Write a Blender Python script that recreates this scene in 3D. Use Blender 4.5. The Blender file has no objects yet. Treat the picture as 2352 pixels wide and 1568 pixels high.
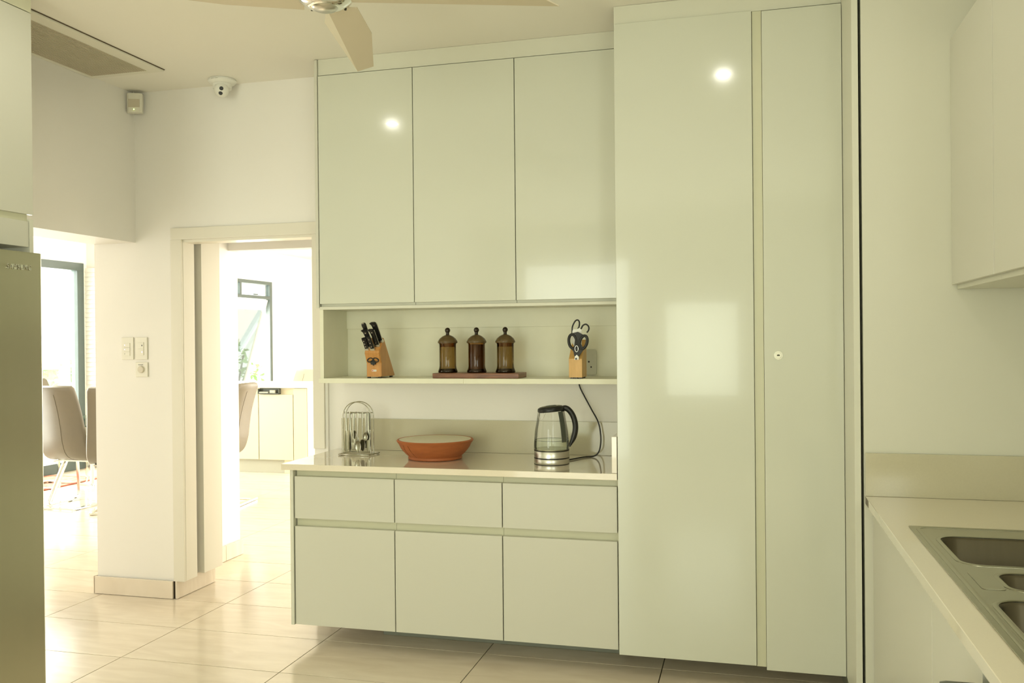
import bpy, bmesh, math, random
from mathutils import Vector, Matrix, Euler
random.seed(7)
C = bpy.context.scene
COL = C.collection
PI = math.pi

# ------------------------------------------------------------------ camera, world, light, exposure
CAM_H = 1.555
def make_camera():
    yaw, pit, rol = -0.25901, -0.0036678, 0.00947143
    f = Vector((math.sin(yaw)*math.cos(pit), math.cos(yaw)*math.cos(pit), math.sin(pit)))
    r = Vector((math.cos(yaw), -math.sin(yaw), 0)); d = f.cross(r)
    r2 = math.cos(rol)*r + math.sin(rol)*d; d2 = -math.sin(rol)*r + math.cos(rol)*d
    cam = bpy.data.objects.new('camera', bpy.data.cameras.new('camera'))
    M = Matrix((r2, -d2, -f)).transposed().to_4x4()
    M.translation = Vector((0, 0, CAM_H))
    cam.matrix_world = M
    cam.data.sensor_width = 36.0
    cam.data.lens = 2053.6*36/2352
    cam.data.clip_start = 0.05
    COL.objects.link(cam); C.camera = cam
    return r2, d2, f
AX = make_camera()
def proj(p):
    q = Vector(p) - Vector((0, 0, CAM_H))
    z = q.dot(AX[2])
    if z < .05: return (-9999, -9999)
    return (1176+2053.6*q.dot(AX[0])/z, 784+2053.6*q.dot(AX[1])/z)

w = bpy.data.worlds.new('world'); C.world = w; w.use_nodes = True
bg = w.node_tree.nodes['Background']
bg.inputs[0].default_value = (0.93, 1.0, 0.90, 1); bg.inputs[1].default_value = 2.2
C.view_settings.view_transform = 'Standard'; C.view_settings.look = 'None'
C.view_settings.gamma = 1; C.view_settings.use_curve_mapping = False
C.view_settings.exposure = 0.37

def area(name, loc, direction, sx, sy, power, color):
    l = bpy.data.lights.new(name, 'AREA'); l.shape = 'RECTANGLE'; l.size = sx; l.size_y = sy
    l.energy = power; l.color = color
    o = bpy.data.objects.new(name, l); o.location = loc
    o.rotation_euler = Vector(direction).to_track_quat('-Z', 'Y').to_euler()
    COL.objects.link(o); return o
GREEN = (0.95, 1.0, 0.72)
# daylight through the rear window and garden door, behind the photographer
area('daylight_kitchen_window', (-.56, -3.06, 1.40), (0, 1, 0), .84, 1.12, 9, GREEN)
area('daylight_garden_door', (-2.2, -3.06, 1.28), (0, 1, 0), 1.5, 2.5, 36, (0.96, 1.0, 0.84))
area('fill_right_wall', (1.14, -1.0, 1.75), (-1, 0, 0), 3.0, 1.4, 23, (0.97, 1.0, 0.88))  # added fill lamp, out of view; no window is known on this side
# daylight at the dining room's glass door and window, then added fill lamps
area('daylight_dining_door', (-8.05, 7.8, 1.3), (1, 0, 0), 3.0, 2.4, 310, (1.0, .97, .90))
area('daylight_dining_window', (-8.05, 13.1, 1.5), (1, 0, 0), 1.5, 2.0, 90, (1.0, .98, .92))
area('fill_living_far', (-2.0, 15.85, 1.5), (0, -1, 0), 4.5, 2.6, 250, (1.0, .97, .90))  # added fill lamp at the far end; the wall behind it is closed
area('fill_dining_front', (-6.2, 2.15, 1.4), (0, 1, 0), 2.6, 2.4, 30, (1.0, .97, .90))  # added fill lamp in front of a wall without a window
area('fill_living_side', (2.9, 8.6, 1.45), (-1, 0, 0), 5.0, 2.5, 230, (1.0, .97, .90))  # added side fill to brighten the door linings and garden wall
def down(name, x, y, p=2.6):
    l = bpy.data.lights.new(name, 'AREA'); l.shape = 'DISK'; l.size = .075; l.energy = p; l.color = (1, .97, .86); l.spread = PI
    o = bpy.data.objects.new(name, l); o.location = (x, y, 3.062); COL.objects.link(o)
for x, y in ((-2.40, 2.98), (-.13, 2.86)): down('downlight_beam', x, y)

# ------------------------------------------------------------------ materials
def mat(name, col, rough=.5, metal=0, var=0.0, vscale=8, bump=0, bscale=40, coat=0, spec=.5, alpha_stretch=None, trans=0, ior=1.45):
    m = bpy.data.materials.new(name); m.use_nodes = True
    nt = m.node_tree; b = nt.nodes['Principled BSDF']
    b.inputs['Roughness'].default_value = rough; b.inputs['Metallic'].default_value = metal
    b.inputs['Coat Weight'].default_value = coat; b.inputs['Specular IOR Level'].default_value = spec
    b.inputs['Transmission Weight'].default_value = trans; b.inputs['IOR'].default_value = ior
    tc = nt.nodes.new('ShaderNodeTexCoord'); mp = nt.nodes.new('ShaderNodeMapping')
    nt.links.new(tc.outputs['Object'], mp.inputs[0])
    if alpha_stretch: mp.inputs['Scale'].default_value = alpha_stretch
    n = nt.nodes.new('ShaderNodeTexNoise'); n.inputs['Scale'].default_value = vscale; n.inputs['Detail'].default_value = 4
    nt.links.new(mp.outputs[0], n.inputs['Vector'])
    mx = nt.nodes.new('ShaderNodeMix'); mx.data_type = 'RGBA'
    c = Vector(col)
    mx.inputs[6].default_value = (*(c*(1-var)), 1); mx.inputs[7].default_value = (*[min(1, q*(1+var)) for q in col], 1)
    nt.links.new(n.outputs['Fac'], mx.inputs[0]); nt.links.new(mx.outputs[2], b.inputs['Base Color'])
    if bump:
        n2 = nt.nodes.new('ShaderNodeTexNoise'); n2.inputs['Scale'].default_value = bscale
        nt.links.new(mp.outputs[0], n2.inputs['Vector'])
        bp = nt.nodes.new('ShaderNodeBump'); bp.inputs['Strength'].default_value = bump; bp.inputs['Distance'].default_value = .01
        nt.links.new(n2.outputs['Fac'], bp.inputs['Height']); nt.links.new(bp.outputs[0], b.inputs['Normal'])
    return m
def emit(name, col, s):
    m = bpy.data.materials.new(name); m.use_nodes = True; b = m.node_tree.nodes['Principled BSDF']
    b.inputs['Base Color'].default_value = (*col, 1); b.inputs['Emission Color'].default_value = (*col, 1); b.inputs['Emission Strength'].default_value = s
    return m
def thin_glass(name, tint, refl=.08):
    m = bpy.data.materials.new(name); m.use_nodes = True; nt = m.node_tree; nt.nodes.clear()
    o = nt.nodes.new('ShaderNodeOutputMaterial'); t = nt.nodes.new('ShaderNodeBsdfTransparent'); g = nt.nodes.new('ShaderNodeBsdfGlossy')
    g.inputs['Roughness'].default_value = .02; t.inputs[0].default_value = (*tint, 1)
    fr = nt.nodes.new('ShaderNodeLayerWeight'); fr.inputs[0].default_value = refl*3
    mx = nt.nodes.new('ShaderNodeMixShader')
    mp = nt.nodes.new('ShaderNodeMath'); mp.operation = 'MULTIPLY_ADD'; mp.inputs[1].default_value = .8; mp.inputs[2].default_value = refl*.5
    nt.links.new(fr.outputs['Fresnel'], mp.inputs[0]); nt.links.new(mp.outputs[0], mx.inputs[0])
    nt.links.new(t.outputs[0], mx.inputs[1]); nt.links.new(g.outputs[0], mx.inputs[2]); nt.links.new(mx.outputs[0], o.inputs[0])
    return m

M = dict(
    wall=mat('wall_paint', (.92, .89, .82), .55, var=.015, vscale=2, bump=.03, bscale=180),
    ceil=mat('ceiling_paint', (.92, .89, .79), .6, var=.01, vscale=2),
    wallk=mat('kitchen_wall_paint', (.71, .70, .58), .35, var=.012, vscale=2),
    far=mat('dining_wall_paint', (.93, .925, .90), .6, var=.01),
    trim=mat('door_frame_paint', (.84, .80, .68), .35, var=.01),
    gloss=mat('gloss_lacquer', (.68, .69, .575), .12, var=.012, vscale=1.2, bump=.012, bscale=5, coat=.3),
    satin=mat('satin_lacquer', (.67, .66, .555), .32, var=.012, vscale=1.2),
    edge=mat('cabinet_carcass', (.72, .715, .59), .4, var=.01),
    channel=mat('channel_rail', (.67, .66, .48), .35, var=.01),
    shelfm=mat('shelf_laminate', (.84, .83, .65), .45, var=.03, vscale=14),
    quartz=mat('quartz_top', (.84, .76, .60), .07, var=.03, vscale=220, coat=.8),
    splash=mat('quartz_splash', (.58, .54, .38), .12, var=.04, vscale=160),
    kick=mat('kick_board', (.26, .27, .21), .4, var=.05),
    grout=mat('grout', (.07, .055, .035), .8, var=.1),
    steel=mat('brushed_steel', (.62, .61, .55), .28, 1, var=.05, vscale=30, alpha_stretch=(1, 1, 14)),
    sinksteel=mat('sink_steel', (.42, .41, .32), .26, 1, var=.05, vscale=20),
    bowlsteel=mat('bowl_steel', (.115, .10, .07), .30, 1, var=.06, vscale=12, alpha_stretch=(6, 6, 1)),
    chrome=mat('chrome', (.80, .80, .76), .07, 1, var=.01),
    wire=mat('wire_chrome', (.46, .45, .37), .14, 1, var=.02),
    seam=mat('seam_piping', (.13, .11, .075), .6),
    sock=mat('socket_grey', (.60, .60, .48), .4),
    cutl=mat('cutlery_steel', (.31, .30, .235), .20, 1, var=.05, vscale=30),
    fridge=mat('fridge_steel', (.45, .44, .32), .36, 1, var=.04, vscale=10, alpha_stretch=(1, 1, .1)),
    darkedge=mat('dark_gap', (.05, .05, .03), .8, var=.05),
    black=mat('black_plastic', (.012, .012, .010), .30, var=.1),
    blackm=mat('black_matte', (.02, .02, .018), .5, var=.1),
    frame=mat('window_frame_grey', (.10, .13, .12), .4, var=.05),
    plastic=mat('white_plastic', (.84, .81, .68), .3, var=.01),
    plasticw=mat('bright_white_plastic', (.86, .85, .76), .3, var=.01),
    greyp=mat('grey_plastic', (.45, .44, .35), .4, var=.02),
    dgrey=mat('dark_grey_plastic', (.10, .11, .09), .35, var=.05),
    fan=mat('fan_enamel', (.66, .58, .42), .45, var=.02),
    fan_lit=mat('fan_enamel_lit_fold', (.76, .70, .52), .4, var=.02),  # lighter copy of the enamel: light on the bent edge put into the colour
    vent=mat('vent_slat', (.66, .59, .44), .5, var=.02),
    ventd=mat('vent_dark', (.12, .09, .05), .7, var=.05),
    leather=mat('taupe_leather', (.195, .168, .12), .45, var=.05, vscale=15, bump=.1, bscale=220),
    leatherc=mat('cream_leather', (.72, .66, .52), .5, var=.03),
    cream=mat('island_cream', (.68, .62, .44), .3, var=.015),
    whiteq=mat('white_top', (.93, .93, .90), .2, var=.01),
    water=None)

def wood(name, dark, light, rough=.4, scale=1.0, stretch=(12, 12, 1.2)):
    m = bpy.data.materials.new(name); m.use_nodes = True; nt = m.node_tree; b = nt.nodes['Principled BSDF']
    tc = nt.nodes.new('ShaderNodeTexCoord'); mp = nt.nodes.new('ShaderNodeMapping'); mp.inputs['Scale'].default_value = stretch
    n = nt.nodes.new('ShaderNodeTexNoise'); n.inputs['Scale'].default_value = 6*scale; n.inputs['Detail'].default_value = 6; n.inputs['Distortion'].default_value = .6
    cr = nt.nodes.new('ShaderNodeValToRGB'); cr.color_ramp.elements[0].position = .3; cr.color_ramp.elements[1].position = .75
    cr.color_ramp.elements[0].color = (*dark, 1); cr.color_ramp.elements[1].color = (*light, 1)
    nt.links.new(tc.outputs['Object'], mp.inputs[0]); nt.links.new(mp.outputs[0], n.inputs['Vector'])
    nt.links.new(n.outputs['Fac'], cr.inputs[0]); nt.links.new(cr.outputs[0], b.inputs['Base Color']); b.inputs['Roughness'].default_value = rough
    return m
M['beech'] = wood('beech_wood', (.50, .23, .06), (.62, .31, .09), .38, 1, (14, 14, 1.5))
M['beech_light'] = wood('light_beech_wood', (.62, .36, .10), (.74, .45, .15), .4, 1, (9, 9, 2))
M['walnut'] = wood('walnut_board', (.13, .045, .015), (.30, .12, .045), .35, 1, (1.5, 14, 14))
M['pale_wood'] = wood('pale_wood', (.62, .52, .38), (.74, .64, .48), .4)

def tile_mat():
    m = bpy.data.materials.new('porcelain_tile'); m.use_nodes = True; nt = m.node_tree; b = nt.nodes['Principled BSDF']
    g = nt.nodes.new('ShaderNodeNewGeometry'); mp = nt.nodes.new('ShaderNodeMapping'); mp.inputs['Scale'].default_value = (1.2, 5, 1)
    n = nt.nodes.new('ShaderNodeTexNoise'); n.inputs['Scale'].default_value = 2.2; n.inputs['Detail'].default_value = 7; n.inputs['Distortion'].default_value = 1.2
    cr = nt.nodes.new('ShaderNodeValToRGB'); cr.color_ramp.elements[0].position = .3; cr.color_ramp.elements[1].position = .7
    cr.color_ramp.elements[0].color = (.76, .655, .51, 1); cr.color_ramp.elements[1].color = (.86, .76, .61, 1)
    nt.links.new(g.outputs['Position'], mp.inputs[0]); nt.links.new(mp.outputs[0], n.inputs['Vector'])
    nt.links.new(n.outputs['Fac'], cr.inputs[0]); nt.links.new(cr.outputs[0], b.inputs['Base Color'])
    b.inputs['Roughness'].default_value = .16
    return m
M['tile'] = tile_mat()
M['glass'] = thin_glass('window_glass', (.97, .99, .98))
M['tglass'] = thin_glass('table_glass', (.70, .86, .84), .1)
M['kglass'] = thin_glass('kettle_glass', (.985, .99, .97), .05)
M['wglass'] = thin_glass('water_in_glass', (.96, .99, .95), .03)
M['smoke'] = thin_glass('smoked_glass', (.56, .44, .24), .06)
M['smoke2'] = thin_glass('smoked_glass_amber', (.62, .42, .20), .06)
M['smoked'] = mat('smoked_glass_thick', (.022, .013, .005), .06, var=.1)
M['smokelid'] = mat('smoked_glass_lid', (.115, .075, .028), .10, var=.25, vscale=30)
def terracotta():
    m = mat('terracotta', (.42, .125, .035), .55, var=.22, vscale=14, bump=.15, bscale=70, alpha_stretch=(1, 1, 4)); return m
M['terra'] = terracotta()
M['glaze'] = mat('cream_glaze', (.66, .60, .40), .3, var=.12, vscale=90)
M['crack'] = mat('crack_line', (.10, .03, .01), .7)
def rug_mat():
    m = mat('rug_wool', (.55, .22, .15), .9, var=.05, vscale=60, bump=.4, bscale=120)
    nt = m.node_tree; b = nt.nodes['Principled BSDF']
    v = nt.nodes.new('ShaderNodeTexVoronoi'); v.inputs['Scale'].default_value = 14
    cr = nt.nodes.new('ShaderNodeValToRGB'); cr.color_ramp.elements[0].color = (.40, .09, .06, 1); cr.color_ramp.elements[1].color = (.60, .36, .24, 1)
    cr.color_ramp.elements[1].position = .6
    tc = nt.nodes.new('ShaderNodeTexCoord'); nt.links.new(tc.outputs['Object'], v.inputs['Vector'])
    nt.links.new(v.outputs['Distance'], cr.inputs[0]); nt.links.new(cr.outputs[0], b.inputs['Base Color']); return m
M['rug'] = rug_mat()
M['rugedge'] = mat('rug_border', (.62, .16, .10), .9, var=.15, vscale=50)
M['leaf'] = mat('leaf', (.22, .42, .10), .5, var=.4, vscale=3)
M['leaf2'] = mat('leaf_pale', (.42, .60, .22), .5, var=.3, vscale=3)
M['bark'] = mat('bark', (.20, .13, .08), .8, var=.3)
M['grass'] = mat('grass', (.30, .42, .14), .9, var=.3, vscale=6)
M['pave'] = mat('patio_paving', (.62, .60, .54), .7, var=.1, vscale=5)

# ------------------------------------------------------------------ mesh builder
class MB:
    def __init__(s): s.v = []; s.f = []; s.round = False
    def add(s, vs, fs):
        o = len(s.v); s.v += [Vector(p) for p in vs]; s.f += [tuple(i+o for i in f) for f in fs]; return s
    def box(s, x0, x1, y0, y1, z0, z1, b=0):
        if b <= 0:
            return s.add([(x, y, z) for x in (x0, x1) for y in (y0, y1) for z in (z0, z1)],
                         [(0, 1, 3, 2), (4, 6, 7, 5), (0, 4, 5, 1), (2, 3, 7, 6), (0, 2, 6, 4), (1, 5, 7, 3)])
        bm = bmesh.new(); bmesh.ops.create_cube(bm, size=1)
        for v in bm.verts: v.co = Vector(((x0+x1)/2+v.co.x*(x1-x0), (y0+y1)/2+v.co.y*(y1-y0), (z0+z1)/2+v.co.z*(z1-z0)))
        bmesh.ops.bevel(bm, geom=bm.edges[:], offset=b, segments=2, affect='EDGES', profile=.6)
        return s.frombm(bm)
    def frombm(s, bm):
        bm.verts.index_update(); s.add([v.co.copy() for v in bm.verts], [[v.index for v in f.verts] for f in bm.faces]); bm.free(); return s
    def prism(s, pts, axis, a, b):
        n = len(pts)
        def P(u, v, w):
            return {'x': (w, u, v), 'y': (u, w, v), 'z': (u, v, w)}[axis]
        vs = [P(u, v, a) for u, v in pts]+[P(u, v, b) for u, v in pts]
        fs = [tuple(range(n)), tuple(range(2*n-1, n-1, -1))]+[(i, (i+1) % n+0, (i+1) % n+n, i+n) for i in range(n)]
        return s.add(vs, fs)
    def lathe(s, prof, c=(0, 0, 0), seg=32, axis='z'):
        s.round = True
        vs = []; fs = []; n = len(prof)
        for k in range(seg):
            a = 2*PI*k/seg
            for r, z in prof:
                p = (r*math.cos(a), r*math.sin(a), z)
                if axis == 'y': p = (p[0], -p[2], p[1])
                if axis == 'x': p = (p[2], p[0], p[1])
                vs.append((c[0]+p[0], c[1]+p[1], c[2]+p[2]))
        for k in range(seg):
            for i in range(n-1):
                a, b = k*n+i, ((k+1) % seg)*n+i
                fs.append((a, b, b+1, a+1))
        if prof[0][0] > 1e-6: fs.append(tuple(k*n for k in range(seg))[::-1])
        if prof[-1][0] > 1e-6: fs.append(tuple(k*n+n-1 for k in range(seg)))
        return s.add(vs, fs)
    def shell(s, prof, c=(0, 0, 0), seg=32):   # open lathe, no caps
        f0 = len(s.f); s.lathe(prof, c, seg); 
        s.f = [f for f in s.f[:f0]]+[f for f in s.f[f0:] if len(f) == 4]; return s
    def tube(s, pts, r, seg=8, closed=False, flat=None, rads=None):
        s.round = True; pts = [Vector(p) for p in pts]; n = len(pts); vs = []; fs = []; up = None
        for i, p in enumerate(pts):
            if closed: t = pts[(i+1) % n]-pts[i-1]
            else: t = pts[min(i+1, n-1)]-pts[max(i-1, 0)]
            t.normalize()
            if up is None:
                up = Vector((0, 0, 1)) if abs(t.z) < .9 else Vector((0, 1, 0))
                if flat is not None: up = Vector(flat)
            u = (up-t*up.dot(t)); 
            if u.length < 1e-5: u = t.orthogonal()
            u.normalize(); up = u; v = t.cross(u)
            rr = rads[i] if rads else r
            for k in range(seg):
                a = 2*PI*(k+.5)/seg
                if isinstance(rr, tuple): q = u*math.sin(a)*rr[1]+v*math.cos(a)*rr[0]
                else: q = u*math.sin(a)*rr+v*math.cos(a)*rr
                vs.append(p+q)
        m = n if closed else n-1
        for i in range(m):
            for k in range(seg):
                a, b = i*seg, ((i+1) % n)*seg
                fs.append((a+k, a+(k+1) % seg, b+(k+1) % seg, b+k))
        if not closed: fs += [tuple(range(seg))[::-1], tuple((n-1)*seg+k for k in range(seg))]
        return s.add(vs, fs)
    def ball(s, c, r, seg=16, sc=(1, 1, 1)):
        s.round = True; bm = bmesh.new(); bmesh.ops.create_uvsphere(bm, u_segments=seg, v_segments=seg//2+2, radius=r)
        for v in bm.verts: v.co = Vector((c[0]+v.co.x*sc[0], c[1]+v.co.y*sc[1], c[2]+v.co.z*sc[2]))
        return s.frombm(bm)
    def xf(s, Mx): s.v = [Mx @ v for v in s.v]; return s
    def merge(s, o): s.round = s.round or o.round; return s.add(o.v, o.f)
    def mesh(s, name, off=Vector((0, 0, 0)), sharp=50):
        me = bpy.data.meshes.new(name); me.from_pydata([tuple(v-off) for v in s.v], [], s.f)
        bm = bmesh.new(); bm.from_mesh(me); bmesh.ops.recalc_face_normals(bm, faces=bm.faces[:]); bm.to_mesh(me); bm.free()
        if s.round or sharp > 55: me.shade_smooth(); me.set_sharp_from_angle(angle=math.radians(sharp))
        else: me.shade_flat()
        me.update(); return me

def spl(pts, n=8):   # catmull-rom
    P = [Vector(p) for p in pts]; P = [2*P[0]-P[1]]+P+[2*P[-1]-P[-2]]; out = []
    for i in range(1, len(P)-2):
        for k in range(n):
            t = k/n; a, b, c, d = P[i-1], P[i], P[i+1], P[i+2]
            out.append(.5*((2*b)+(c-a)*t+(2*a-5*b+4*c-d)*t*t+(3*b-a-3*c+d)*t**3))
    out.append(P[-2]); return out

def tag(o, label, cat, group=None):
    o['label'] = label; o['category'] = cat
    if group: o['group'] = group
    return o
def thing(name, label, cat, loc=(0, 0, 0), rz=0, group=None):
    o = bpy.data.objects.new(name, None); o.empty_display_size = .1; o.location = loc; o.rotation_euler = (0, 0, rz)
    COL.objects.link(o); return tag(o, label, cat, group)
def wloc(o):
    v = Vector((0, 0, 0))
    while o: v += Vector(o.location); o = o.parent
    return v
def part(name, mb, m, parent, label=None, local=False, sharp=50, kind=None):
    """one mesh under its thing; mb is in world coordinates unless local"""
    off = Vector((0, 0, 0)) if local else wloc(parent)
    me = mb.mesh(name, off, sharp); me.materials.append(m if not isinstance(m, str) else M[m])
    o = bpy.data.objects.new(name, me); COL.objects.link(o); o.parent = parent
    if label: o['label'] = label
    if kind: o['kind'] = kind
    return o
def solo(name, mb, m, label, cat, group=None, loc=(0, 0, 0), sharp=50):
    off = Vector(loc); me = mb.mesh(name, off, sharp); me.materials.append(M[m] if isinstance(m, str) else m)
    o = bpy.data.objects.new(name, me); o.location = loc; COL.objects.link(o); return tag(o, label, cat, group)
def struct(name, mb, m, loc=(0, 0, 0)):
    off = Vector(loc); me = mb.mesh(name, off); me.materials.append(M[m])
    o = bpy.data.objects.new(name, me); o.location = loc; o['kind'] = 'structure'; COL.objects.link(o); return o
def copy_tree(o, parent=None):
    c = o.copy(); COL.objects.link(c)
    if parent: c.parent = parent
    for ch in list(o.children): copy_tree(ch, c)
    return c
def rrect(x0, x1, y0, y1, r, n=6):
    out = []
    for cx, cy, a0 in ((x1-r, y1-r, 0), (x0+r, y1-r, PI/2), (x0+r, y0+r, PI), (x1-r, y0+r, 3*PI/2)):
        for k in range(n+1):
            a = a0+PI/2*k/n; out.append((cx+r*math.cos(a), cy+r*math.sin(a)))
    return out
def plate(outer, holes, z0, z1, bev=0):
    cu = bpy.data.curves.new('tmp', 'CURVE'); cu.dimensions = '2D'; cu.fill_mode = 'BOTH'; cu.extrude = (z1-z0)/2-bev; cu.bevel_depth = bev; cu.bevel_resolution = 1
    cu.offset = -bev
    for lp in [outer]+holes:
        sp = cu.splines.new('POLY'); sp.points.add(len(lp)-1); sp.use_cyclic_u = True
        for i, p in enumerate(lp): sp.points[i].co = (p[0], p[1], 0, 1)
    ob = bpy.data.objects.new('tmp', cu); me = bpy.data.meshes.new_from_object(ob)
    mb = MB(); mb.add([(v.co.x, v.co.y, v.co.z+(z0+z1)/2) for v in me.vertices], [tuple(p.vertices) for p in me.polygons])
    bpy.data.objects.remove(ob); bpy.data.curves.remove(cu); bpy.data.meshes.remove(me); return mb
def text_mb(s, size, depth, Mx, squeeze=1.0, spacing=1.0):
    cu = bpy.data.curves.new('tmp', 'FONT'); cu.body = s; cu.size = size; cu.extrude = depth; cu.align_x = 'CENTER'; cu.align_y = 'CENTER'; cu.space_character = spacing
    cu.resolution_u = 3
    ob = bpy.data.objects.new('tmp', cu); me = bpy.data.meshes.new_from_object(ob)
    mb = MB(); mb.add([(v.co.x*squeeze, v.co.y, v.co.z) for v in me.vertices], [tuple(p.vertices) for p in me.polygons]); mb.xf(Mx)
    bpy.data.objects.remove(ob); bpy.data.curves.remove(cu); bpy.data.meshes.remove(me); return mb
FRONT = Matrix.Rotation(PI/2, 4, 'X')     # text plane facing -Y

# ------------------------------------------------------------------ structure
H = 3.072
XL = -3.62        # kitchen left wall
def floor():
    fl = struct('floor', MB().box(-8.3, 3.2, -3.2, 16.2, -.08, -.004), 'grout')
    tx, ty, g = .867, .4597, .005
    base = MB().box(g/2, tx-g/2, g/2, ty-g/2, -.0039, 0)
    me = base.mesh('tile'); me.materials.append(M['tile'])
    rest = MB()
    def seen(x, y):
        if x+tx > 1.3 or x < -8.0: return False
        ok = False
        for cx in (0, .25, .5, .75, 1):
            for cy in (0, .5, 1):
                X, Y = x+cx*tx, y+cy*ty
                px, py = proj((X, Y, 0))
                if not (100 < px < 2360 and 0 < py < 1575): continue
                if Y < 4.68:
                    if X > -3.62 or px < 225: ok = True
                else:
                    if px < 225 or 485 < px < 690: ok = True
        return ok and y < 13
    n = 0
    for i in range(-7, 8):
        for j in range(-18, 26):
            x, y = -3.007+i*tx, 4.68+j*ty
            if x < -8.6 or x > 2.4 or y < -3.2 or y > 15.9: continue
            if seen(x, y):
                o = bpy.data.objects.new('tile', me); o.location = (x, y, 0); o.parent = fl; COL.objects.link(o); n += 1
            else: rest.box(x+g/2, x+tx-g/2, y+g/2, y+ty-g/2, -.0039, 0)
    part('tile_field', rest, 'tile', fl, kind='stuff')
    print('tiles', n)
floor()

struct('ceiling', MB().box(-8.2, 3.2, -3.2, 16.2, H, H+.1), 'ceil')
# wall with the doorway (faces the camera), pillar, lintel, part behind the cabinets
YB = 4.70
wb = MB()
wb.box(-3.92, -3.365, YB, 5.09, 0, H)                     # pillar
wb.box(-3.365, -2.43, YB, 5.09, 2.20, H)                  # lintel
wb.box(-2.43, -2.345, YB, 5.09, 0, H)
wb.box(-2.345, 1.3, 4.72, 5.09, 0, H)
wb.box(-3.92, -3.60, 5.09, 5.79, 0, H)                    # pier beyond the sliding door
wb.box(-3.60, -2.0, 5.67, 5.79, 2.20, H)
wb.box(-2.0, 3.1, 5.67, 5.79, 0, H)
wb.box(-8.1, -7.8, 9.42, 9.50, 0, H)
struct('wall_back', wb, 'wall')
wl = MB()
wl.box(-3.92, XL, 2.3, 4.70, 2.160, H)                    # header over the dining opening
wl.box(-3.92, XL, -3.1, 2.3, 0, H)
struct('wall_left', wl, 'wall')
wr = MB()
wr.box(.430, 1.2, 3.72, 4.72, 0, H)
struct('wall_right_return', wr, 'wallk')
wr = MB(); wr.box(1.08, 1.2, -3.1, -2.5, 0, H).box(1.08, 1.2, .5, 3.72, 0, H).box(1.08, 1.2, -2.5, .5, 0, 1.05).box(1.08, 1.2, -2.5, .5, 2.45, H)  # opening added out of view to let the right-hand fill lamp in
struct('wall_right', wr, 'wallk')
# rear wall (behind the photographer) with a window and a glazed garden door
rw = MB()
rw.box(-3.7, -2.95, -3.12, -3.0, 0, H); rw.box(-2.95, -1.45, -3.12, -3.0, 2.53, H); rw.box(-1.45, -1.0, -3.12, -3.0, 0, H)
rw.box(-1.0, -.12, -3.12, -3.0, 0, .82); rw.box(-1.0, -.12, -3.12, -3.0, 1.98, H); rw.box(-.12, 1.2, -3.12, -3.0, 0, H)
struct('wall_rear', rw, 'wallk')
# dining room shell
dw = MB()
dw.box(-8.12, -7.97, 2.0, 6.3, 0, H); dw.box(-8.12, -7.97, 6.3, 9.35, 2.53, H)
dw.box(-8.12, -7.97, 9.35, 12.3, 0, H); dw.box(-8.12, -7.97, 12.3, 13.87, 2.56, H); dw.box(-8.12, -7.97, 12.3, 13.87, 0, .45)
dw.box(-8.12, -7.97, 13.87, 16, 0, H)
struct('wall_dining_outer', dw, 'far')
struct('wall_dining_front', MB().box(-8.12, -3.92, 1.95, 2.05, 0, H), 'far')
struct('wall_living_far', MB().box(-8.12, 3.1, 15.9, 16.0, 0, H), 'far')
struct('wall_living_right', MB().box(3.0, 3.1, 5.79, 16, 0, H), 'far')

# skirting tiles
bb = struct('baseboard_pillar', MB().box(-3.925, -3.362, YB-.006, 5.085, 0, .104), 'grout')
part('tile', MB().box(-3.938, -3.932, YB-.02, 5.0, .002, .108, .001), 'tile', bb)
part('tile', MB().box(-3.926, -3.372, YB-.022, YB-.010, .002, .108, .002), 'tile', bb)
part('tile', MB().box(-3.358, -3.345, YB-.014, 5.085, .002, .108, .002), 'tile', bb)
bb = struct('baseboard_passage', MB().box(-3.60, -3.592, 5.10, 5.795, 0, .104), 'grout')
part('tile', MB().box(-3.593, -3.580, 5.10, 5.575, .002, .108, .002), 'tile', bb)
part('tile', MB().box(-3.593, -3.580, 5.579, 5.80, .002, .108, .002), 'tile', bb)

# doorway frame: architraves, two linings with the pocket slot between them
d1 = struct('door_1', MB().box(-3.365, -2.36, 4.685, 4.70, 2.166, 2.236, .002), 'trim')
part('architrave', MB().box(-3.366, -3.292, 4.684, 4.70, .108, 2.166, .002), 'trim', d1)
part('architrave', MB().box(-2.43, -2.36, 4.684, 4.70, .93, 2.166, .002), 'trim', d1)
part('lining', MB().box(-3.36, -3.290, 4.70, 4.812, .110, 2.166, .002), 'trim', d1)
part('lining', MB().box(-3.36, -3.290, 4.885, 5.085, .112, 2.20, .002), 'trim', d1)
part('lining', MB().box(-3.36, -2.43, 4.70, 4.812, 2.150, 2.166, .001), 'trim', d1)
part('pocket_slot', MB().box(-3.365, -3.352, 4.812, 4.885, .10, 2.20), 'darkedge', d1)

# ------------------------------------------------------------------ kitchen run on the back wall
YT = 4.08   # tall door face
YU = 4.41   # upper door face
YD = 4.11   # base front face
split = [-2.243, -1.697, -1.145, -.592]
desc = ['left', 'middle', 'right']
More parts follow.
